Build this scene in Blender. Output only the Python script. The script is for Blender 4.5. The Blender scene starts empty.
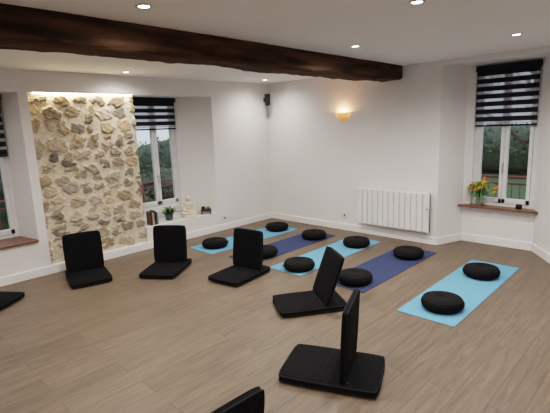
import bpy, math, random
import numpy as np
from mathutils import Vector, Matrix
random.seed(7); np.random.seed(7)
scene=bpy.context.scene
H=2.37; NY=5.44; EX=5.47

# ---------------------------------------------------------------- materials
def pm(name,c1,c2=None,scale=20,rough=.6,bump=0.0,bscale=None,metal=0,emit=None,estr=0,spec=.5,alpha=None,trans=0,stretch=(1,1,1),detail=4):
    m=bpy.data.materials.new(name); m.use_nodes=True
    nt=m.node_tree; b=nt.nodes['Principled BSDF']
    c2=c2 or tuple(c*.88 for c in c1)
    tc=nt.nodes.new('ShaderNodeTexCoord'); mp=nt.nodes.new('ShaderNodeMapping')
    mp.inputs['Scale'].default_value=stretch
    nt.links.new(tc.outputs['Object'],mp.inputs['Vector'])
    n=nt.nodes.new('ShaderNodeTexNoise'); n.inputs['Scale'].default_value=scale; n.inputs['Detail'].default_value=detail
    nt.links.new(mp.outputs[0],n.inputs['Vector'])
    r=nt.nodes.new('ShaderNodeValToRGB'); r.color_ramp.elements[0].position=.35; r.color_ramp.elements[1].position=.65
    r.color_ramp.elements[0].color=(*c2,1); r.color_ramp.elements[1].color=(*c1,1)
    nt.links.new(n.outputs['Fac'],r.inputs['Fac']); nt.links.new(r.outputs['Color'],b.inputs['Base Color'])
    b.inputs['Roughness'].default_value=rough; b.inputs['Metallic'].default_value=metal
    b.inputs['Specular IOR Level'].default_value=spec
    b.inputs['Transmission Weight'].default_value=trans
    if alpha is not None: b.inputs['Alpha'].default_value=alpha
    if emit: b.inputs['Emission Color'].default_value=(*emit,1); b.inputs['Emission Strength'].default_value=estr
    if bump>0:
        n2=nt.nodes.new('ShaderNodeTexNoise'); n2.inputs['Scale'].default_value=bscale or scale*3; n2.inputs['Detail'].default_value=5
        nt.links.new(mp.outputs[0],n2.inputs['Vector'])
        bp=nt.nodes.new('ShaderNodeBump'); bp.inputs['Strength'].default_value=bump; bp.inputs['Distance'].default_value=.01
        nt.links.new(n2.outputs['Fac'],bp.inputs['Height']); nt.links.new(bp.outputs[0],b.inputs['Normal'])
    return m
M={}
M['wall']=pm('wall_paint',(.80,.785,.78),(.78,.765,.76),3,.75,.05,60)
M['ceil']=pm('ceiling_paint',(.90,.88,.86),(.88,.86,.84),2,.85)
M['trim']=pm('trim_white',(.86,.855,.85),(.84,.83,.83),8,.4)
M['black']=pm('black_canvas',(.008,.008,.010),(.005,.005,.006),60,.9,.3,250,spec=.12)
M['pipe']=pm('black_piping',(.010,.010,.012),None,60,.7,spec=.2)
M['zafu']=pm('black_cotton',(.008,.008,.009),(.005,.005,.006),40,.85,.3,180,spec=.15)
M['matblue']=pm('mat_blue_foam',(.13,.34,.53),(.115,.31,.49),90,.85,.3,400,spec=.2)
M['matnavy']=pm('mat_navy_foam',(.036,.050,.118),(.029,.040,.098),90,.85,.3,400,spec=.2)
M['frame']=pm('window_frame_white',(.78,.79,.8),None,6,.35)
M['sillwood']=pm('sill_wood',(.20,.09,.055),(.13,.06,.035),6,.4,.1,20,stretch=(1,8,8))
M['rad']=pm('radiator_enamel',(.82,.81,.80),(.80,.79,.78),6,.35)
M['darkplastic']=pm('dark_plastic',(.015,.015,.017),None,20,.6,spec=.2)
M['plastic']=pm('white_plastic',(.8,.79,.77),None,20,.35)
M['blinddark']=pm('blind_dark_fabric',(.022,.024,.034),(.016,.018,.028),120,.85,spec=.2)
M['blindsheer']=pm('blind_sheer_fabric',(.52,.55,.62),None,200,.8,alpha=.5)
M['steel']=pm('steel_ring',(.6,.6,.6),None,20,.3,metal=1)
M['grass']=pm('grass',(.16,.22,.08),(.10,.14,.06),3,.95,.5,40)
M['deck']=pm('terrace_stone',(.35,.34,.33),(.25,.24,.23),6,.9)
M['redrail']=pm('red_brown_railing_paint',(.22,.065,.05),None,10,.6)
M['bark']=pm('bark',(.16,.13,.105),(.08,.065,.055),12,.95,.6,30)
M['leaf']=pm('leaf_green',(.10,.24,.05),(.05,.14,.03),14,.55)
M['leafd']=pm('hedge_leaf',(.14,.17,.10),(.08,.10,.06),5,.7)
M['soil']=pm('soil',(.04,.025,.015),None,40,.95)
M['terracotta']=pm('glazed_pot',(.06,.06,.07),None,20,.4)
M['tulipy']=pm('tulip_yellow',(.85,.55,.05),(.8,.45,.03),30,.5)
M['tulipo']=pm('tulip_orange',(.85,.32,.04),(.8,.22,.03),30,.5)
M['stem']=pm('tulip_stem',(.16,.34,.09),(.10,.24,.06),20,.5)
M['plaster']=pm('white_plaster',(.78,.70,.55),(.66,.57,.43),14,.6)
M['standwood']=pm('dark_stand_wood',(.07,.04,.025),(.04,.02,.014),14,.5)
M['brass']=pm('brass',(.5,.32,.12),None,14,.3,metal=1)
M['paper']=pm('book_pages',(.7,.65,.55),None,60,.8)
for i,c in enumerate([(.12,.04,.03),(.03,.05,.10),(.45,.40,.32),(.05,.05,.05)]): M['book%d'%i]=pm('book_cover_%d'%i,c,None,20,.5)
M['label']=pm('fabric_label',(.7,.7,.7),None,60,.8)
M['lampglow']=pm('lamp_lens',(1,1,1),None,5,.3,emit=(1,.96,.9),estr=30)
M['ledglow']=pm('led_strip_diffuser',(1,.9,.7),None,5,.3,emit=(1,.76,.42),estr=55)
def glassmat():
    m=bpy.data.materials.new('window_glass'); m.use_nodes=True; nt=m.node_tree; nt.nodes.clear()
    o=nt.nodes.new('ShaderNodeOutputMaterial'); t=nt.nodes.new('ShaderNodeBsdfTransparent'); g=nt.nodes.new('ShaderNodeBsdfGlossy')
    g.inputs['Roughness'].default_value=.02; f=nt.nodes.new('ShaderNodeFresnel'); f.inputs['IOR'].default_value=1.3
    n=nt.nodes.new('ShaderNodeTexNoise'); n.inputs['Scale'].default_value=2
    r=nt.nodes.new('ShaderNodeValToRGB'); r.color_ramp.elements[0].color=(.90,.93,.95,1); r.color_ramp.elements[1].color=(.95,.97,.98,1)
    nt.links.new(n.outputs[0],r.inputs[0]); nt.links.new(r.outputs[0],t.inputs[0])
    x=nt.nodes.new('ShaderNodeMixShader'); nt.links.new(f.outputs[0],x.inputs[0]); nt.links.new(t.outputs[0],x.inputs[1]); nt.links.new(g.outputs[0],x.inputs[2])
    nt.links.new(x.outputs[0],o.inputs[0]); return m
M['glass']=glassmat()
M['vase']=pm('vase_glass',(.7,.8,.78),None,10,.08,trans=.8)
def sconcemat():
    m=pm('alabaster_glow',(.75,.35,.12),(.65,.25,.08),12,.4)
    nt=m.node_tree;b=nt.nodes['Principled BSDF']
    tc=nt.nodes.new('ShaderNodeTexCoord'); sp=nt.nodes.new('ShaderNodeSeparateXYZ'); nt.links.new(tc.outputs['Generated'],sp.inputs[0])
    r=nt.nodes.new('ShaderNodeValToRGB'); r.color_ramp.elements[0].color=(.35,.07,.01,1); r.color_ramp.elements[1].color=(1,.48,.16,1)
    r.color_ramp.elements[0].position=.1
    nt.links.new(sp.outputs['Z'],r.inputs[0]); nt.links.new(r.outputs[0],b.inputs['Emission Color']); b.inputs['Emission Strength'].default_value=1.4
    return m
M['sconce']=sconcemat()
def floormat():
    m=bpy.data.materials.new('floor_vinyl_planks'); m.use_nodes=True; nt=m.node_tree; b=nt.nodes['Principled BSDF']; L=nt.links.new
    tc=nt.nodes.new('ShaderNodeTexCoord')
    br=nt.nodes.new('ShaderNodeTexBrick'); br.offset=.37; br.inputs['Scale'].default_value=1
    br.inputs['Brick Width'].default_value=1.22; br.inputs['Row Height'].default_value=.18; br.inputs['Mortar Size'].default_value=.0015
    br.inputs['Color1'].default_value=(.0,.0,.0,1); br.inputs['Color2'].default_value=(1,1,1,1); br.inputs['Mortar'].default_value=(.5,.5,.5,1)
    L(tc.outputs['Object'],br.inputs['Vector'])
    mp=nt.nodes.new('ShaderNodeMapping'); mp.inputs['Scale'].default_value=(1.2,14,1); L(tc.outputs['Object'],mp.inputs[0])
    ad=nt.nodes.new('ShaderNodeVectorMath'); ad.operation='ADD'
    sc=nt.nodes.new('ShaderNodeVectorMath'); sc.operation='SCALE'; sc.inputs['Scale'].default_value=9; L(br.outputs['Color'],sc.inputs[0])
    L(mp.outputs[0],ad.inputs[0]); L(sc.outputs[0],ad.inputs[1])
    n=nt.nodes.new('ShaderNodeTexNoise'); n.inputs['Scale'].default_value=2.2; n.inputs['Detail'].default_value=8; n.inputs['Roughness'].default_value=.65; n.inputs['Distortion'].default_value=.6
    L(ad.outputs[0],n.inputs['Vector'])
    r=nt.nodes.new('ShaderNodeValToRGB'); e=r.color_ramp.elements; e[0].position=.25; e[1].position=.75
    e[0].color=(.078,.056,.039,1); e[1].color=(.178,.134,.098,1); L(n.outputs[0],r.inputs[0])
    mr=nt.nodes.new('ShaderNodeMapRange'); mr.inputs['To Min'].default_value=.90; mr.inputs['To Max'].default_value=1.08; L(br.outputs['Color'],mr.inputs[0])
    mu=nt.nodes.new('ShaderNodeVectorMath'); mu.operation='SCALE'; L(r.outputs[0],mu.inputs[0]); L(mr.outputs[0],mu.inputs['Scale'])
    mx=nt.nodes.new('ShaderNodeMix'); mx.data_type='RGBA'; L(br.outputs['Fac'],mx.inputs[0]); L(mu.outputs[0],mx.inputs[6]); mx.inputs[7].default_value=(.055,.040,.030,1)
    L(mx.outputs[2],b.inputs['Base Color'])
    r2=nt.nodes.new('ShaderNodeMapRange'); r2.inputs['To Min'].default_value=.40; r2.inputs['To Max'].default_value=.56; L(n.outputs[0],r2.inputs[0]); L(r2.outputs[0],b.inputs['Roughness'])
    b.inputs['Specular IOR Level'].default_value=.35
    bp=nt.nodes.new('ShaderNodeBump'); bp.inputs['Strength'].default_value=.15; bp.inputs['Distance'].default_value=.004; L(n.outputs[0],bp.inputs['Height']); L(bp.outputs[0],b.inputs['Normal'])
    return m
M['floor']=floormat()
def beammat():
    m=pm('old_oak_beam',(.120,.068,.043),(.036,.020,.014),5,.85,1.0,22,stretch=(.35,3,3),detail=8,spec=.15); return m
M['beam']=beammat()
def stonemat():
    m=bpy.data.materials.new('rubble_stone'); m.use_nodes=True; nt=m.node_tree; b=nt.nodes['Principled BSDF']; L=nt.links.new
    a=nt.nodes.new('ShaderNodeAttribute'); a.attribute_name='Col'
    tc=nt.nodes.new('ShaderNodeTexCoord'); n=nt.nodes.new('ShaderNodeTexNoise'); n.inputs['Scale'].default_value=26; n.inputs['Detail'].default_value=8; L(tc.outputs['Object'],n.inputs[0])
    mr=nt.nodes.new('ShaderNodeMapRange'); mr.inputs['From Min'].default_value=.3; mr.inputs['From Max'].default_value=.7; mr.inputs['To Min'].default_value=.78; mr.inputs['To Max'].default_value=1.12; L(n.outputs[0],mr.inputs[0])
    s=nt.nodes.new('ShaderNodeVectorMath'); s.operation='SCALE'; L(a.outputs['Color'],s.inputs[0]); L(mr.outputs[0],s.inputs['Scale']); L(s.outputs[0],b.inputs['Base Color'])
    b.inputs['Roughness'].default_value=.95; b.inputs['Specular IOR Level'].default_value=.15
    bp=nt.nodes.new('ShaderNodeBump'); bp.inputs['Strength'].default_value=.5; bp.inputs['Distance'].default_value=.008; L(n.outputs[0],bp.inputs['Height']); L(bp.outputs[0],b.inputs['Normal'])
    return m
M['stone']=stonemat()

# ---------------------------------------------------------------- mesh builder
class MB:
    def __init__(s): s.v=[];s.f=[];s.m=[];s.sm=[];s.mats=[]
    def mi(s,k):
        if k not in s.mats: s.mats.append(k)
        return s.mats.index(k)
    def add(s,vs,fs,k,smooth=False):
        o=len(s.v); s.v+= [tuple(p) for p in vs]; i=s.mi(k)
        for f in fs: s.f.append([o+a for a in f]); s.m.append(i); s.sm.append(smooth)
    def box(s,x0,x1,y0,y1,z0,z1,k):
        s.prism([(x0,y0),(x1,y0),(x1,y1),(x0,y1)],z0,z1,k)
    def prism(s,poly,z0,z1,k):
        ar=sum(poly[i][0]*poly[(i+1)%len(poly)][1]-poly[(i+1)%len(poly)][0]*poly[i][1] for i in range(len(poly)))
        if ar<0: poly=poly[::-1]
        n=len(poly); vs=[(x,y,z0) for x,y in poly]+[(x,y,z1) for x,y in poly]
        fs=[list(range(n))[::-1],list(range(n,2*n))]+[[i,(i+1)%n,n+(i+1)%n,n+i] for i in range(n)]
        s.add(vs,fs,k)
    def lathe(s,prof,c,k,n=24,smooth=True,M3=None,rf=None):
        vs=[];fs=[]
        for r,z in prof:
            for i in range(n):
                a=2*math.pi*i/n; rr=r*(rf(a,z) if rf else 1)
                p=Vector((rr*math.cos(a),rr*math.sin(a),z))
                if M3: p=M3@p
                vs.append(p+Vector(c))
        for j in range(len(prof)-1):
            for i in range(n): fs.append([j*n+i,j*n+(i+1)%n,(j+1)*n+(i+1)%n,(j+1)*n+i])
        if prof[0][0]>1e-4: fs.append(list(range(n))[::-1])
        if prof[-1][0]>1e-4: fs.append([ (len(prof)-1)*n+i for i in range(n)])
        s.add(vs,fs,k,smooth)
    def tube(s,pts,rad,k,n=8,closed=False):
        pts=[Vector(p) for p in pts]; m=len(pts)
        if not isinstance(rad,(list,tuple)): rad=[rad]*m
        vs=[];fs=[]
        for i,p in enumerate(pts):
            a=pts[(i-1)%m] if (closed or i>0) else p; b=pts[(i+1)%m] if (closed or i<m-1) else p
            t=(b-a).normalized(); u=t.orthogonal().normalized() if abs(t.z)>.9 else t.cross(Vector((0,0,1))).normalized()
            w=t.cross(u)
            for j in range(n):
                an=2*math.pi*j/n; vs.append(p+(u*math.cos(an)+w*math.sin(an))*rad[i])
        R=m if closed else m-1
        for i in range(R):
            for j in range(n):
                q=(i+1)%m; fs.append([i*n+j,i*n+(j+1)%n,q*n+(j+1)%n,q*n+j])
        if not closed: fs.append(list(range(n))[::-1]); fs.append([(m-1)*n+j for j in range(n)])
        s.add(vs,fs,k,True)
    def ell(s,c,r,k,n=16,rot=None):
        vs=[];fs=[];m=n//2
        for j in range(m+1):
            t=math.pi*j/m
            for i in range(n):
                a=2*math.pi*i/n; p=Vector((r[0]*math.sin(t)*math.cos(a),r[1]*math.sin(t)*math.sin(a),-r[2]*math.cos(t)))
                if rot: p=rot@p
                vs.append(p+Vector(c))
        for j in range(m):
            for i in range(n): fs.append([j*n+i,j*n+(i+1)%n,(j+1)*n+(i+1)%n,(j+1)*n+i])
        s.add(vs,fs,k,True)
    def pad(s,w,l,t,k,T=None,n=16,pk='pipe'):
        """padded cushion panel centred at 0 in xy, thickness t; rounded corners + piping"""
        T=T or Matrix.Identity(4)
        def P(i,j,sg):
            X=2*i/n-1;Y=2*j/n-1
            X=math.copysign(1-(1-abs(X))**1.5,X);Y=math.copysign(1-(1-abs(Y))**1.5,Y)
            q=1-.045*(abs(X)**5*abs(Y)**5)
            hh=t/2*(.55+.45*math.sqrt(max(0,(1-abs(X)**6)*(1-abs(Y)**6))))
            return T@Vector((X*q*w/2,Y*q*l/2,sg*hh))
        vs=[P(i,j,1) for j in range(n+1) for i in range(n+1)]+[P(i,j,-1) for j in range(n+1) for i in range(n+1)]
        N=(n+1)**2; fs=[]
        for j in range(n):
            for i in range(n):
                a=j*(n+1)+i; fs.append([a,a+1,a+n+2,a+n+1]); fs.append([N+a,N+a+n+1,N+a+n+2,N+a+1])
        ring=[i for i in range(n+1)]+[j*(n+1)+n for j in range(1,n+1)]+[n*(n+1)+i for i in range(n-1,-1,-1)]+[j*(n+1) for j in range(n-1,0,-1)]
        for a,b in zip(ring,ring[1:]+ring[:1]): fs.append([N+a,N+b,b,a])
        s.add(vs,fs,k,True)
        for o in (0,N):
            s.tube([vs[o+a] for a in ring],.0045,pk,6,closed=True)
    def obj(s,name,parent=None,loc=None,rotz=0,bevel=0):
        me=bpy.data.meshes.new(name); me.from_pydata(s.v,[],s.f)
        for k in s.mats: me.materials.append(M[k])
        me.polygons.foreach_set('material_index',s.m); me.polygons.foreach_set('use_smooth',s.sm); me.update()
        o=bpy.data.objects.new(name,me); scene.collection.objects.link(o)
        if parent: o.parent=parent
        if loc: o.location=loc
        o.rotation_euler[2]=rotz
        if bevel:
            b=o.modifiers.new('bevel','BEVEL'); b.width=bevel; b.segments=2; b.limit_method='ANGLE'
        return o
def empty(name,loc,rotz=0):
    e=bpy.data.objects.new(name,None); e.location=loc; e.rotation_euler[2]=rotz; e.empty_display_size=.1; scene.collection.objects.link(e); return e

# ---------------------------------------------------------------- room shell
b=MB(); b.box(-2.6,6.1,-2.4,5.98,-.1,0,'floor'); b.obj('floor')
b=MB(); b.box(-2.6,6.1,-2.4,5.98,H,H+.12,'ceil'); b.obj('ceiling')
ZL=2.13
def wp(name,poly,z0,z1): b=MB(); b.prism(poly,z0,z1,'wall'); b.obj(name)
wp('wall_north',[(-2.6,NY),(.54,NY),(.70,5.82),(.70,5.98),(-2.6,5.98)],0,H)
wp('wall_north_pier',[(1.56,NY),(1.66,NY),(1.66,5.505),(2.96,5.505),(3.05,5.82),(3.05,5.98),(1.48,5.98),(1.48,5.82)],0,ZL)
wp('wall_north_corner',[(4.24,NY),(EX,NY),(6.1,NY),(6.1,5.98),(3.81,5.98),(3.81,5.82)],0,H)
wp('wall_north_lintel',[(.54,NY),(4.24,NY),(4.24,5.98),(.54,5.98)],ZL,H)
wp('wall_north_under_sill',[(.54,NY),(1.56,NY),(1.56,5.98),(.54,5.98)],0,.42)
wp('wall_north_plinth',[(1.66,NY+.005),(2.96,NY+.005),(2.96,5.6),(1.66,5.6)],0,.10)
wp('wall_north_ledge',[(2.96,NY),(4.24,NY),(4.24,5.82),(2.96,5.82)],0,.31)
wp('wall_north_window_apron',[(3.05,5.82),(3.81,5.82),(3.81,5.98),(3.05,5.98)],0,.48)
wp('wall_east',[(EX,NY),(EX,2.36),(5.90,2.20),(5.93,2.10),(6.1,2.10),(6.1,NY)],0,H)
wp('wall_east_near',[(EX,-2.4),(6.1,-2.4),(6.1,1.36),(5.93,1.36),(5.90,1.33),(EX,1.03)],0,H)
wp('wall_east_apron',[(5.90,1.33),(6.1,1.33),(6.1,2.2),(5.90,2.20)],0,.49)
wp('wall_east_lintel',[(EX,1.03),(EX,2.36),(5.90,2.20),(6.1,2.2),(6.1,1.33),(5.9,1.33)],2.31,H)
b=MB(); b.box(-2.6,6.1,-2.4,-2.28,0,H,'wall'); b.obj('wall_south')
b=MB(); b.box(-2.6,-2.5,-2.28,NY,0,H,'wall'); b.obj('wall_west')
# baseboards
def base(name,pts,h=.10,t=.014,inner=1):
    b=MB()
    for (x0,y0),(x1,y1) in zip(pts,pts[1:]):
        d=Vector((x1-x0,y1-y0)).normalized(); n=Vector((-d.y,d.x))*inner*t; e=d*t*.8
        b.prism([(x0-e.x,y0-e.y),(x1+e.x,y1+e.y),(x1+e.x+n.x,y1+e.y+n.y),(x0-e.x+n.x,y0-e.y+n.y)],0,h,'trim')
    return b.obj(name,bevel=.003)
base('baseboard_north',[(-2.5,NY),(EX,NY)],inner=-1)
base('baseboard_east',[(EX,-2.28),(EX,1.03),(5.90,1.33),(5.90,2.20),(EX,2.36),(EX,NY)],inner=1)
base('baseboard_south',[(-2.5,-2.28),(EX,-2.28)],inner=1)
base('baseboard_west',[(-2.5,-2.28),(-2.5,NY)],inner=-1)

# ---------------------------------------------------------------- rubble stone panel
def stone_panel():
    x0,x1,z0,z1=1.665,2.955,.10,2.125
    nx,nz=230,360
    X,Z=np.meshgrid(np.linspace(x0,x1,nx),np.linspace(z0,z1,nz))
    seeds=[]
    z=z0+.03
    rs=np.random.RandomState(23)
    while z<z1+.1:
        rh=rs.uniform(.11,.20); x=x0-rs.uniform(0,.15)
        while x<x1+.1:
            w=rs.uniform(.12,.30)
            if rs.rand()<.35 :
                seeds.append((x+w/2,z+rh*.27,w*.85,rh*.55)); seeds.append((x+w/2+rs.uniform(-.03,.03),z+rh*.75,w*.85,rh*.55))
            else: seeds.append((x+w/2,z+rh/2+rs.uniform(-.04,.04),w,rh*rs.uniform(.85,1.15)))
            x+=w
        z+=rh
    S=np.array(seeds); rot=rs.uniform(-.35,.35,len(S))
    wx=.014*np.sin(X*31+Z*17)+.010*np.sin(X*67-Z*43+1.3)+.004*np.sin(X*140+Z*120); wz=.012*np.sin(X*27-Z*37+.7)+.008*np.sin(X*71+Z*59)+.003*np.sin(X*130-Z*150)
    d=np.empty((len(S),)+X.shape)
    for i,(sx,sz,w,h) in enumerate(S):
        ax=X+wx-sx; az=Z+wz-sz; c_,s_=math.cos(rot[i]),math.sin(rot[i])
        dx=np.abs(ax*c_+az*s_)/w*2; dz=np.abs(-ax*s_+az*c_)/h*2
        d[i]=(dx**2.6+dz**2.6)**(1/2.6)
    F1i=d.argmin(0); F1=d.min(0)
    thr=rs.uniform(.78,1.0,len(S))[F1i]
    k=np.clip((thr-F1)/.24,0,1); k=k*k*(3-2*k)
    d.sort(0); gap=np.clip((d[1]-d[0])/.28,0,1); k=k*np.minimum(1,gap**.7)
    hs=rs.uniform(.010,.034,len(S))[F1i]
    tiltx=rs.uniform(-.06,.06,len(S))[F1i]*(X-S[F1i,0]); tiltz=rs.uniform(-.08,.08,len(S))[F1i]*(Z-S[F1i,1])
    rough=.0014*np.sin(X*210+Z*90)*np.sin(Z*190-X*60)+.0006*rs.randn(*X.shape)+.003*np.sin(X*55+3*np.sin(Z*30))*np.sin(Z*47)
    y=5.498-k*(hs+tiltx+tiltz)-rough*(.5+k)-.004
    pal=np.array([(.48,.38,.26),(.39,.31,.23),(.54,.41,.26),(.27,.235,.19),(.43,.36,.27),(.50,.42,.31),(.35,.28,.20),(.19,.17,.15),(.56,.47,.35),(.40,.35,.285)])
    pc=pal[rs.randint(0,len(pal),len(S))]*rs.uniform(.85,1.1,(len(S),1))
    col=pc[F1i]; mort=np.array((.70,.61,.48)); kk=np.clip(k*1.3-.1,0,1)[...,None]
    c=mort*(1-kk)+col*kk
    vs=np.stack([X,y,Z],-1).reshape(-1,3)
    idx=np.arange(nx*nz).reshape(nz,nx)
    f=np.stack([idx[:-1,:-1],idx[:-1,1:],idx[1:,1:],idx[1:,:-1]],-1).reshape(-1,4)
    me=bpy.data.meshes.new('stone_wall_panel'); me.from_pydata(vs.tolist(),[],f.tolist())
    ca=me.color_attributes.new('Col','FLOAT_COLOR','POINT'); ca.data.foreach_set('color',np.concatenate([c.reshape(-1,3),np.ones((nx*nz,1))],1).astype(np.float32).ravel())
    me.materials.append(M['stone']); me.polygons.foreach_set('use_smooth',[True]*len(me.polygons)); me.update()
    o=bpy.data.objects.new('stone_wall_panel',me); scene.collection.objects.link(o)
stone_panel()
b=MB(); b.box(1.72,2.92,NY+.004,NY+.03,ZL-.012,ZL-.001,'ledglow'); b.obj('led_strip_light')

# ---------------------------------------------------------------- beam
def beam():
    nx=260; n=28
    y0,y1,z0,z1=2.80,3.18,2.185,H+.12
    def prof(t):
        a=2*math.pi*t; c,s_=math.cos(a),math.sin(a); e=.28
        return (math.copysign(abs(c)**e,c),math.copysign(abs(s_)**e,s_))
    from mathutils import noise
    vs=[];fs=[]
    for i in range(nx+1):
        x=-2.5+(EX+.02+2.5)*i/nx
        cy=(y0+y1)/2+.018*(x-.8)+.022*noise.noise(Vector((x*.6,0,0))); cz=(z0+z1)/2+.014*noise.noise(Vector((x*.8,5,0)))
        hw=(y1-y0)/2*(1+.08*noise.noise(Vector((x*.9,9,0)))); hz=(z1-z0)/2*(1+.07*noise.noise(Vector((x*1.1,3,0))))
        for j in range(n):
            a,c=prof(j/n)
            p=Vector((x,cy+a*hw,cz+c*hz))
            q=noise.noise(Vector((x*2.2,p.y*14,p.z*14)))*.016+noise.noise(Vector((x*9,p.y*30,p.z*30)))*.009
            p.y+=a*q; p.z+=c*q
            vs.append(p)
    for i in range(nx):
        for j in range(n): fs.append([i*n+j,(i+1)*n+j,(i+1)*n+(j+1)%n,i*n+(j+1)%n])
    fs.append(list(range(n))); fs.append([nx*n+j for j in range(n)][::-1])
    b=MB(); b.add(vs,fs,'beam',True); b.obj('ceiling_beam')
beam()

# ---------------------------------------------------------------- windows (local: x along width, y outward, z up)
def window(name,T,w,z0,z1,blind_bottom,bname):
    root=empty(name,(0,0,0)); root.matrix_world=T
    fw=.05
    b=MB()
    b.box(0,w,0,.07,z0,z0+fw,'frame'); b.box(0,w,0,.07,z1-fw,z1,'frame'); b.box(0,fw,0,.07,z0+fw,z1-fw,'frame'); b.box(w-fw,w,0,.07,z0+fw,z1-fw,'frame')
    b.obj('outer_frame',root,bevel=.004)
    mid=w/2
    for k,(a,c) in enumerate([(fw+.002,mid-.002),(mid+.002,w-fw-.002)]):
        b=MB(); s=.042
        b.box(a,c,-.012,.045,z0+fw,z0+fw+s+.015,'frame'); b.box(a,c,-.012,.045,z1-fw-s,z1-fw,'frame')
        b.box(a,a+s,-.012,.045,z0+fw,z1-fw,'frame'); b.box(c-s,c,-.012,.045,z0+fw,z1-fw,'frame')
        b.obj('sash_%d'%(k+1),root,bevel=.004)
        b=MB(); b.box(a+s-.005,c-s+.005,.015,.021,z0+fw+s,z1-fw-s+.005,'glass'); b.obj('glass_%d'%(k+1),root)
    b=MB(); b.box(mid-.008,mid+.008,-.035,-.012,(z0+z1)/2-.35,(z0+z1)/2-.33,'steel'); b.box(mid-.008,mid+.008,-.045,-.03,(z0+z1)/2-.45,(z0+z1)/2-.32,'steel'); b.obj('handle',root,bevel=.003)
    # zebra blind
    br=empty(bname,(0,0,0)); br.matrix_world=T
    a,c=.005,w-.005
    b=MB(); b.box(a,c,-.075,-.02,z1-.065,z1+.005,'blinddark'); b.obj('head_rail',br,bevel=.006)
    z=z1-.065; k=0; bd=MB(); bs=MB()
    while z>blind_bottom+.03:
        h=.058 if k%2==0 else .036
        zz=max(z-h,blind_bottom+.02)
        (bd if k%2==0 else bs).box(a+.012,c-.012,-.048,-.046,zz,z,'blinddark' if k%2==0 else 'blindsheer'); z=zz; k+=1
    bd.obj('opaque_bands',br); bs.obj('sheer_bands',br)
    b=MB(); b.box(a+.01,c-.01,-.055,-.038,blind_bottom,blind_bottom+.022,'blinddark'); b.obj('bottom_bar',br,bevel=.004)
TN=lambda x:Matrix.Translation((x,5.84,0))
window('window_1',TN(.70),.78,.44,2.13,1.42,'zebra_blind')
window('window_2',TN(3.05),.76,.48,2.13,1.66,'zebra_blind')
TE=Matrix.Translation((5.96,2.10,0))@Matrix.Rotation(-math.pi/2,4,'Z')
window('window_3',TE,.74,.51,2.29,1.54,'zebra_blind')
b=MB(); b.prism([(.56,NY-.03),(1.555,NY-.03),(1.555,NY+.01),(1.48,5.838),(.70,5.838),(.56,NY+.01)],.42,.447,'sillwood'); b.obj('window_sill_left',bevel=.004)
b=MB(); b.prism([(5.80,1.27),(5.96,1.37),(5.96,2.09),(5.80,2.23)],.49,.517,'sillwood'); b.obj('window_sill_right',bevel=.004)

# ---------------------------------------------------------------- yoga mats
def mat(x0,x1,y0,y1,key,rot=0):
    b=MB(); cx,cy=(x0+x1)/2,(y0+y1)/2; w,l=(x1-x0)/2,(y1-y0)/2; r=.012
    poly=[]
    for sx,sy,a0 in ((1,1,0),(-1,1,90),(-1,-1,180),(1,-1,270)):
        for k in range(4):
            a=math.radians(a0+k*30); poly.append((sx*(w-r)+r*math.cos(a),sy*(l-r)+r*math.sin(a)))
    b.prism(poly,0,.006,key); b.obj('yoga_mat',None,(cx,cy,.0005),rot,bevel=.002)
mat(3.28,5.10,1.25,1.76,'matblue',.005)
mat(3.44,5.13,2.20,2.70,'matnavy',.0)
mat(3.42,5.17,3.01,3.50,'matblue',.01)
mat(3.40,5.09,3.73,4.22,'matnavy',0)
mat(3.34,5.07,4.47,4.99,'matblue',-.01)

# ---------------------------------------------------------------- zafu cushions
def zafu(x,y,s=1.0):
    b=MB(); R=.180*s; h=.108*s; n=96
    ph=random.uniform(0,6)
    prof=[(.0001,0),(R*.6,0),(R*.84,.006),(R*.95,.022),(R,.045),(R*.995,.065),(R*.95,.085),(R*.84,.099),(R*.65,h),(R*.4,h+.001),(R*.2,h-.004),(R*.08,h-.014),(.0001,h-.018)]
    def rf(a,z):
        k=max(0,1-abs(z-.055)/.06); return 1+.018*math.sin(36*a+ph)*k+.012*math.sin(3*a+ph)
    b.lathe(prof,(0,0,0),'zafu',n,rf=rf)
    b.lathe([(.0001,h-.02),(.014,h-.016),(.013,h-.008),(.0001,h-.005)],(0,0,0),'pipe',12)
    b.tube([(R*.90*math.cos(a),R*.90*math.sin(a),.0935) for a in [2*math.pi*i/48 for i in range(48)]],.003,'pipe',6,closed=True)
    b.tube([(R*.99,-.05,.055),(R+.012,-.03,.058),(R+.014,.03,.058),(R*.99,.05,.055)],.005,'pipe',6)
    b.obj('meditation_cushion',None,(x,y,.0068),random.uniform(0,6))
for p in [(3.57,1.47),(4.60,1.49),(3.64,2.43),(4.76,2.40),(3.60,3.17),(4.80,3.18),(4.78,3.90),(3.72,3.88),(3.60,4.74),(4.83,4.70)]: zafu(*p)

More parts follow.
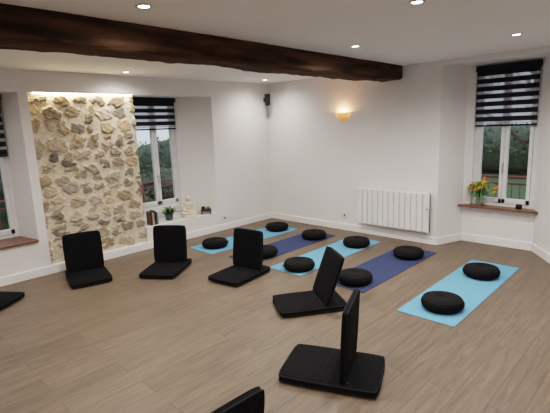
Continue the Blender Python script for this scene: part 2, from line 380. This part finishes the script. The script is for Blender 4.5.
# ---------------------------------------------------------------- folding meditation chairs
def chair(x,y,fx,fy,lean=9,label=False,by=-.13,L=.47,sc=1):
    r=empty('meditation_floor_chair',(x,y,0),math.atan2(-fx,fy)); r.scale=(sc,sc,1)
    w=.43
    b=MB(); b.pad(w,.62,.058,'black',Matrix.Translation((0,0,.0345)));
    for yy in (.10,-.02):
        b.tube([(-w*.47,yy-.06,.0635),(w*.47,yy-.06,.0635)],.0022,'pipe',5)
    b.obj('seat',r)
    a=math.radians(lean)
    T=Matrix.Translation((0,by,.062))@Matrix.Rotation(math.pi/2+a,4,'X')@Matrix.Translation((0,L/2,0))
    b=MB(); b.pad(.41,L,.05,'black',T); b.obj('backrest',r)
    b=MB()
    for sx in (-1,1):
        b.tube([(sx*w*.42,by+.03,.055),(sx*w*.42,by-.005,.066),(sx*w*.42,by-.04,.055)],.010,'pipe',8)
    b.tube([(-w*.43,by,.061),(w*.43,by,.061)],.011,'pipe',8)
    b.obj('hinge_band',r)
    if label:
        b=MB(); b.box(w/2-.002,w/2+.004,-.28,-.25,.015,.05,'label'); b.obj('label',r)
chair(1.87,4.90,-.24,-.97,6,L=.45)
chair(2.60,4.40,-.82,-.57,6,L=.45)
chair(3.015,3.547,-.98,-.14,7,L=.44)
chair(2.88,2.43,-.83,.56,20,L=.46,by=-.11)
chair(2.13,1.60,-.40,.92,3,True,by=-.10,L=.48,sc=1.04)
chair(.96,1.455,0.03,1,8,L=.48)
chair(.846,4.97,.6,-.8,8)

# ---------------------------------------------------------------- radiator
b=MB(); y0,y1,z0,z1=2.43,3.53,.17,.71; n=13; p=(y1-y0)/n
for i in range(n):
    ya=y0+i*p+.008; yb=y0+(i+1)*p-.008
    b.prism([(5.355,ya+.008),(5.365,ya),(5.42,ya),(5.42,yb),(5.365,yb),(5.355,yb-.008)],z0+.012,z1-.012,'rad')
b.box(5.385,5.415,y0,y1,z0,z1-.004,'rad')
b.box(5.365,5.42,y0,y0+.03,z0,z1,'rad'); b.box(5.365,5.42,y1-.02,y1,z0,z1,'rad')
b.box(5.415,5.468,y0+.25,y0+.29,z0+.1,z0+.4,'rad'); b.box(5.415,5.468,y1-.29,y1-.25,z0+.1,z0+.4,'rad')
b.box(5.348,5.366,y0+.004,y0+.034,.40,.52,'plastic'); b.box(5.345,5.349,y0+.010,y0+.028,.485,.505,'darkplastic')
b.obj('wall_radiator',bevel=.004)

# ---------------------------------------------------------------- wall sconce
def sconce():
    cy,cz=3.84,1.76; b=MB(); R=.125; D=.10; Hh=.12; n=20;m=10; vs=[];fs=[]
    for s in (1,.93):
        for j in range(m+1):
            t=math.pi/2*j/m
            for i in range(n+1):
                a=-math.pi/2+math.pi*i/n
                rr=math.cos(t)**.8 if t<math.pi/2 else 0
                vs.append((EX-.004-D*s*rr*math.cos(a),cy+R*s*rr*math.sin(a),cz+.05-Hh*s*math.sin(t)))
    q=(m+1)*(n+1)
    for o in (0,q):
        for j in range(m):
            for i in range(n):
                a=o+j*(n+1)+i; fs.append([a,a+1,a+n+2,a+n+1])
    for i in range(n): fs.append([i,i+1,q+i+1,q+i])
    b.add(vs,fs,'sconce',True)
    b.box(EX-.012,EX,cy-.03,cy+.03,cz-.03,cz+.04,'plastic')
    o=b.obj('wall_sconce')
    l=bpy.data.lights.new('sconce_bulb','POINT'); l.energy=4.0; l.color=(1,.60,.30); l.shadow_soft_size=.03
    o2=bpy.data.objects.new('sconce_bulb',l); o2.location=(EX-.055,cy,cz+.04); o2.parent=o; scene.collection.objects.link(o2)
sconce()

# ---------------------------------------------------------------- speaker
b=MB(); T=Matrix.Translation((5.30,5.27,2.09))@Matrix.Rotation(math.radians(-45),4,'Z')
vs=[];w,d,h=.05,.05,.095
for z,k in ((-h,.85),(h,1)):
    for x,y in ((-w,-d),(w,-d),(w*.7,d),(-w*.7,d)): vs.append(T@Vector((x*k,y*k-.0,z)))
b.add(vs,[[3,2,1,0],[4,5,6,7],[0,1,5,4],[1,2,6,5],[2,3,7,6],[3,0,4,7]],'darkplastic')
R90=T.to_3x3()@Matrix.Rotation(math.pi/2,3,'X')
b.lathe([(.034,0),(.038,.006),(.028,.004),(.0001,-.004)],T@Vector((0,-d*.92,-.03)),'pipe',20,M3=R90)
b.lathe([(.016,0),(.018,.005),(.0001,.008)],T@Vector((0,-d*.95,.05)),'pipe',16,M3=R90)
b.tube([T@Vector((0,d*.8,0)),T@Vector((0,d+.05,.01)),(5.40,NY-.004,2.10)],.010,'darkplastic',8)
b.box(5.37,5.43,NY-.012,NY-.001,2.06,2.14,'darkplastic')
b.obj('wall_speaker',bevel=.003)

# outlets
def outlet(T,name='wall_outlet'):
    b=MB(); b.box(-.04,.04,-.010,0,-.04,.04,'plastic'); b.lathe([(.022,0),(.022,.003),(.019,.003),(.019,-.003),(.0001,-.003)],(0,-.011,0),'trim',16,M3=Matrix.Rotation(math.pi/2,3,'X'))
    b.box(-.016,.016,-.0135,-.010,-.016,.016,'darkplastic')
    o=b.obj(name,bevel=.002); o.matrix_world=T
outlet(Matrix.Translation((EX,3.83,.24))@Matrix.Rotation(-math.pi/2,4,'Z'))
outlet(Matrix.Translation((4.36,NY,.20)))

# ---------------------------------------------------------------- ceiling spots, seen and added
spots=[(1.42,2.40,1),(3.65,2.42,1),(4.42,1.24,1),(2.67,1.32,1),(2.69,5.09,.35),(4.94,4.95,.4),(.30,5.05,.35),(.4,.9,.7),(-1.2,2.4,1),(-1.2,0,1),(1.4,-.9,1),(3.6,-.7,1),(-1.4,4.6,.5),(3.75,3.72,.9),(1.6,3.9,.8)]  # leading entries are seen; later unseen ones include downlights added to brighten the ceiling
for x,y,k in spots:
    e=empty('recessed_spotlight',(x,y,H))
    b=MB(); b.lathe([(.034,-.001),(.036,-.007),(.046,-.006),(.048,-.0005)],(0,0,0),'steel',24); b.obj('bezel',e)
    b=MB(); b.lathe([(.0001,-.004),(.033,-.004),(.033,-.0015),(.0001,-.0015)],(0,0,0),'lampglow',20); b.obj('lens',e)
    l=bpy.data.lights.new('downlight','SPOT'); l.energy=112*k; l.color=(1,.93,.86); l.spot_size=math.radians(165); l.spot_blend=1.0; l.shadow_soft_size=.04
    o=bpy.data.objects.new('downlight',l); o.parent=e; o.location=(0,0,-.02); scene.collection.objects.link(o)

# ---------------------------------------------------------------- niche objects
b=MB()
xx=3.07
for i,(t,h,k) in enumerate([(.022,.20,'book0'),(.03,.18,'book2'),(.018,.21,'book3'),(.026,.19,'book1'),(.02,.17,'book2')]):
    b.box(xx,xx+.003,5.50,5.63,.31,.31+h,k); b.box(xx+t-.004,xx+t-.001,5.50,5.63,.31,.31+h,k); b.box(xx,xx+t-.001,5.50,5.504,.31,.31+h,k)
    b.box(xx+.003,xx+t-.004,5.504,5.625,.313,.31+h-.004,'paper'); xx+=t+.001
b.obj('row_of_books')
# potted plant
r=empty('potted_plant',(3.44,5.62,.31))
b=MB(); b.lathe([(.045,0),(.05,.004),(.065,.09),(.07,.092),(.07,.10),(.062,.10),(.058,.085),(.0001,.085)],(0,0,0),'terracotta',24); b.obj('pot',r)
b=MB(); b.lathe([(.058,.084),(.03,.09),(.0001,.092)],(0,0,0),'soil',16); b.obj('soil',r)
def leafblade(b,base,az,length,width,arch,k,n=7,droop=.6):
    vs=[];fs=[]; d=Vector((math.cos(az),math.sin(az),0)); s=Vector((-d.y,d.x,0))
    for i in range(n+1):
        t=i/n; p=Vector(base)+d*length*t*(.5+.5*t)*1.0+Vector((0,0,arch*math.sin(t*math.pi*droop)))
        w=width*math.sin(math.pi*min(1,t*.93+.07))**.8
        vs+=[p-s*w+Vector((0,0,w*.3)),p,p+s*w+Vector((0,0,w*.3))]
    for i in range(n):
        for j in (0,1): a=i*3+j; fs.append([a,a+1,a+4,a+3])
    b.add(vs,fs,k,True)
b=MB()
for i in range(60):
    az=random.uniform(0,6.28); L=random.uniform(.08,.22)*(.7+.3*abs(math.cos(az)))
    leafblade(b,(random.uniform(-.03,.03),random.uniform(-.03,.03),.088),az,L,random.uniform(.010,.020),random.uniform(.03,.11),'leaf',droop=random.uniform(.5,.9))
b.obj('foliage',r)
# buddha statue
r=empty('buddha_statue',(3.77,5.575,.31),math.radians(-12))
b=MB()
b.lathe([(.0001,0),(.098,0),(.102,.01),(.092,.022),(.09,.03),(.0001,.03)],(0,0,0),'plaster',32)
b.obj('base',r)
b=MB()
E=lambda c,rr,rot=None:b.ell(c,rr,'plaster',18,rot)
E((0,.01,.055),(.06,.05,.035)); E((0,.012,.12),(.050,.036,.065)); E((0,.012,.165),(.062,.034,.03)); 
E((.055,-.02,.05),(.052,.028,.022),Matrix.Rotation(.5,3,'Z')); E((-.055,-.02,.05),(.052,.028,.022),Matrix.Rotation(-.5,3,'Z'))
E((.02,-.05,.047),(.055,.018,.015),Matrix.Rotation(.15,3,'Z')); E((-.02,-.045,.044),(.055,.018,.015),Matrix.Rotation(-.15,3,'Z'))
for s in (-1,1):
    b.tube([(s*.052,.012,.172),(s*.070,.008,.14),(s*.070,-.002,.108),(s*.05,-.026,.085),(s*.022,-.046,.075),(s*.006,-.05,.072)],[.022,.020,.018,.014,.011,.009],'plaster',10)
    for f in range(4): b.tube([(s*.010,-.048-.003*f,.071),(-s*.018,-.050-.004*f,.070+.001*f)],.004,'plaster',6)
    b.tube([(s*.030,.010,.245),(s*.032,.008,.228),(s*.029,.006,.212)],[.006,.006,.007],'plaster',8)
b.tube([(0,.012,.185),(0,.01,.212)],[.019,.017],'plaster',10)
E((0,.006,.236),(.031,.032,.037)); E((0,.012,.246),(.034,.032,.031)); E((0,.012,.279),(.017,.017,.016)); E((0,.012,.294),(.006,.006,.008))
E((0,-.026,.234),(.005,.007,.009)); E((0,-.024,.220),(.009,.004,.003)); E((.010,-.022,.241),(.007,.005,.003)); E((-.010,-.022,.241),(.007,.005,.003))
o=b.obj('figure',r); rm=o.modifiers.new('r','REMESH'); rm.mode='VOXEL'; rm.voxel_size=.0032; rm.use_smooth_shade=True
sm=o.modifiers.new('s','SMOOTH'); sm.iterations=3; sm.factor=.5
r.scale=(1.25,1.2,1.22)
# small stand with bowls
r=empty('small_wooden_stand',(4.05,5.51,.31),math.radians(-38))
b=MB(); b.box(-.08,.08,-.045,.045,.07,.085,'standwood')
for sx in (-1,1):
    for sy in (-1,1): b.box(sx*.069-.01,sx*.069+.01,sy*.034-.01,sy*.034+.01,0,.07,'standwood')
b.box(-.069,.069,-.040,-.034,.05,.07,'standwood'); b.obj('stand_top_and_legs',r,bevel=.002)
for i,(x,s) in enumerate([(-.040,1),(.040,.8)]):
    b=MB(); b.lathe([(.015*s,0),(.03*s,.012),(.036*s,.035),(.033*s,.035),(.026*s,.012),(.0001,.008)],(x,0,.085),'brass' if i else 'darkplastic',20); b.obj('bowl_%d'%(i+1),r)

# tulips
r=empty('tulip_vase',(5.865,1.97,.517))
b=MB(); b.lathe([(.0001,0),(.035,0),(.042,.01),(.045,.06),(.036,.11),(.04,.14),(.037,.14),(.033,.11),(.042,.06),(.038,.012),(.0001,.01)],(0,0,0),'vase',24); b.obj('vase',r)
bs=MB(); bf=MB()
for i in range(24):
    az=random.uniform(0,6.28); sp=random.uniform(.04,.20)
    ex=max(-.17,min(.05,math.cos(az)*sp*.8)); ey=math.sin(az)*sp; ez=random.uniform(.20,.36)-sp*.25
    p=[(0,0,.02),(ex*.2,ey*.2,.13),(ex*.6,ey*.6,ez*.85),(ex,ey,ez)]
    bs.tube(p,.0035,'stem',6)
    k=random.choice(['tulipy','tulipo','tulipy']); T=Matrix.Rotation(random.uniform(-.5,.5)-ey*3,3,'X')@Matrix.Rotation(random.uniform(-.5,.3),3,'Y')
    for q in range(6):
        a=q*math.pi/3; vs=[];fs=[]; n=5; rr=1 if q%2 else .88
        for u in range(n+1):
            t=u/n; R=.017*rr*math.sin(math.pi*(.12+.62*t))+.002; z=.044*t
            w=.55*math.sin(math.pi*min(1,.2+.8*t))**.7+.02
            for da in (-w,0,w): vs.append(T@Vector((R*math.cos(a+da),R*math.sin(a+da),z))+Vector((ex,ey,ez)))
        for u in range(n):
            for j in (0,1): c=u*3+j; fs.append([c,c+1,c+4,c+3])
        bf.add(vs,fs,k,True)
for i in range(70):
    a=random.uniform(0,6.28)
    leafblade(bs,(0,0,.12),a,random.uniform(.08,.22)*(1 if math.cos(a)<0.3 else .35),.016,random.uniform(.02,.2),'leaf',droop=random.uniform(.6,1.15))
bs.obj('stems_and_leaves',r); bf.obj('tulip_flowers',r)
b=MB(); b.lathe([(.0001,0),(.03,0),(.036,.015),(.038,.04),(.03,.055),(.026,.055),(.03,.03),(.0001,.02)],(0,0,0),'darkplastic',24)
b.obj('candle_bowl',None,(5.87,1.50,.517))

# ---------------------------------------------------------------- exterior
b=MB(); b.box(-12,40,5.98,46,-.9,-.5,'grass'); b.box(6.1,40,-20,5.98,-.9,-.5,'grass'); b.obj('garden_ground')
b=MB(); b.box(-6,8.6,5.99,8.3,-.5,-.25,'deck'); b.box(6.11,8.6,-5,5.99,-.5,-.25,'deck'); b.obj('terrace')
b=MB()
def rail(p,q):
    d=Vector(q)-Vector(p); L=d.length; n=int(L/.13)
    for z,r_ in ((.58,.03),(-.08,.02),(.46,.018)): b.tube([(p[0],p[1],z),(q[0],q[1],z)],r_,'redrail',6)
    for i in range(n+1):
        c=Vector(p)+d*i/n; big=(i%12==0); b.tube([(c.x,c.y,-.25),(c.x,c.y,.62 if big else .46)],.035 if big else .009,'redrail',6)
rail((-5,8.2),(8.5,8.2)); rail((8.5,8.2),(8.5,-4.5)); b.obj('terrace_railing')
garden=empty('garden_trees_and_bushes',(0,0,0))
def tree(x,y,h,r0,i):
    b=MB()
    def br(p,d,L,r,dep):
        pts=[p];rad=[r];q=Vector(p);dd=Vector(d)
        for i in range(5):
            dd=(dd+Vector((random.uniform(-.2,.2),random.uniform(-.2,.2),random.uniform(-.02,.12)))).normalized(); q=q+dd*L/5; pts.append(q.copy()); rad.append(r*(1-.13*(i+1)))
        b.tube(pts,rad,'bark',6)
        if dep>0:
            for k in range(5):
                i=random.randint(1,5); a=random.uniform(0,6.28)
                br(pts[i],(dd*.6+Vector((math.cos(a),math.sin(a),.3))).normalized(),L*random.uniform(.5,.75),rad[i]*.55,dep-1)
    br(Vector((x,y,-.5)),(0,0,1),h,r0,3)
    b.obj('tree_%d'%i,garden)
for i,p in enumerate([(3.5,12,3.5,.14),(6.2,13.5,4,.16),(8.8,12.5,4,.15),(1.6,12,3.5,.14),(13,4.6,4,.16),(15,3.3,4.5,.2),(17,2.4,4.5,.18),(14,6.0,4,.15)]): tree(*p,i+1)
nb=0
def bush(x,y,sx,sy,sz,n,k='leafd',z=-.5):
    global nb; nb+=1
    b=MB(); b.ell((0,0,sz*.5),(sx*.85,sy*.85,sz*.5),k,16)
    for i in range(n):
        u=random.uniform(0,6.28);v=random.uniform(-.2,1.0); c=math.sqrt(max(0,1-v*v)); q=random.uniform(.85,1.08)
        p=Vector((sx*c*math.cos(u)*q,sy*c*math.sin(u)*q,sz*.5+sz*.5*v*q)); a=Vector((random.uniform(-1,1),random.uniform(-1,1),random.uniform(-1,1))).normalized()*.11; d=a.orthogonal().normalized()*.05
        b.add([p-a,p+d,p+a,p-d],[[0,1,2,3]],k)
    b.obj('bush_%d'%nb,garden,(x,y,z))
bush(1.9,9.8,1.0,.8,2.6,900); bush(-.2,10.5,1.4,1,3.0,900); bush(7.3,11.5,1.3,.8,1.0,600); bush(11.3,15,5,1.2,1.9,1500); bush(4.5,16,5,1.2,1.8,1500); bush(18.5,5.5,1.5,4,1.9,1800); bush(19.5,0,1.5,5,2.2,1800)

# ---------------------------------------------------------------- world
w=bpy.data.worlds.new('dusk_sky'); scene.world=w; w.use_nodes=True; nt=w.node_tree; bg=nt.nodes['Background']
tc=nt.nodes.new('ShaderNodeTexCoord'); sp=nt.nodes.new('ShaderNodeSeparateXYZ'); rp=nt.nodes.new('ShaderNodeValToRGB')
nt.links.new(tc.outputs['Generated'],sp.inputs[0]); nt.links.new(sp.outputs['Z'],rp.inputs[0]); nt.links.new(rp.outputs[0],bg.inputs['Color'])
rp.color_ramp.elements[0].color=(.76,.81,.88,1); rp.color_ramp.elements[1].color=(.58,.67,.82,1); bg.inputs['Strength'].default_value=1.45

# ---------------------------------------------------------------- camera
psi=math.radians(44.4); p=math.atan(.187); rr=.039
F=Vector((math.cos(psi)*math.cos(p),math.sin(psi)*math.cos(p),-math.sin(p)))
R0=Vector((math.sin(psi),-math.cos(psi),0)); U0=R0.cross(F)
R=(R0*math.cos(rr)-U0*math.sin(rr)); U=(U0*math.cos(rr)+R0*math.sin(rr))
cam=bpy.data.cameras.new('camera'); co=bpy.data.objects.new('camera',cam); scene.collection.objects.link(co)
mw=Matrix((( R.x,U.x,-F.x,0),(R.y,U.y,-F.y,0),(R.z,U.z,-F.z,1.65),(0,0,0,1))); co.matrix_world=mw
cam.sensor_width=36; cam.lens=36*430/550; cam.clip_start=.05; scene.camera=co
scene.view_settings.view_transform='Filmic'; scene.view_settings.look='Medium High Contrast'; scene.view_settings.exposure=0
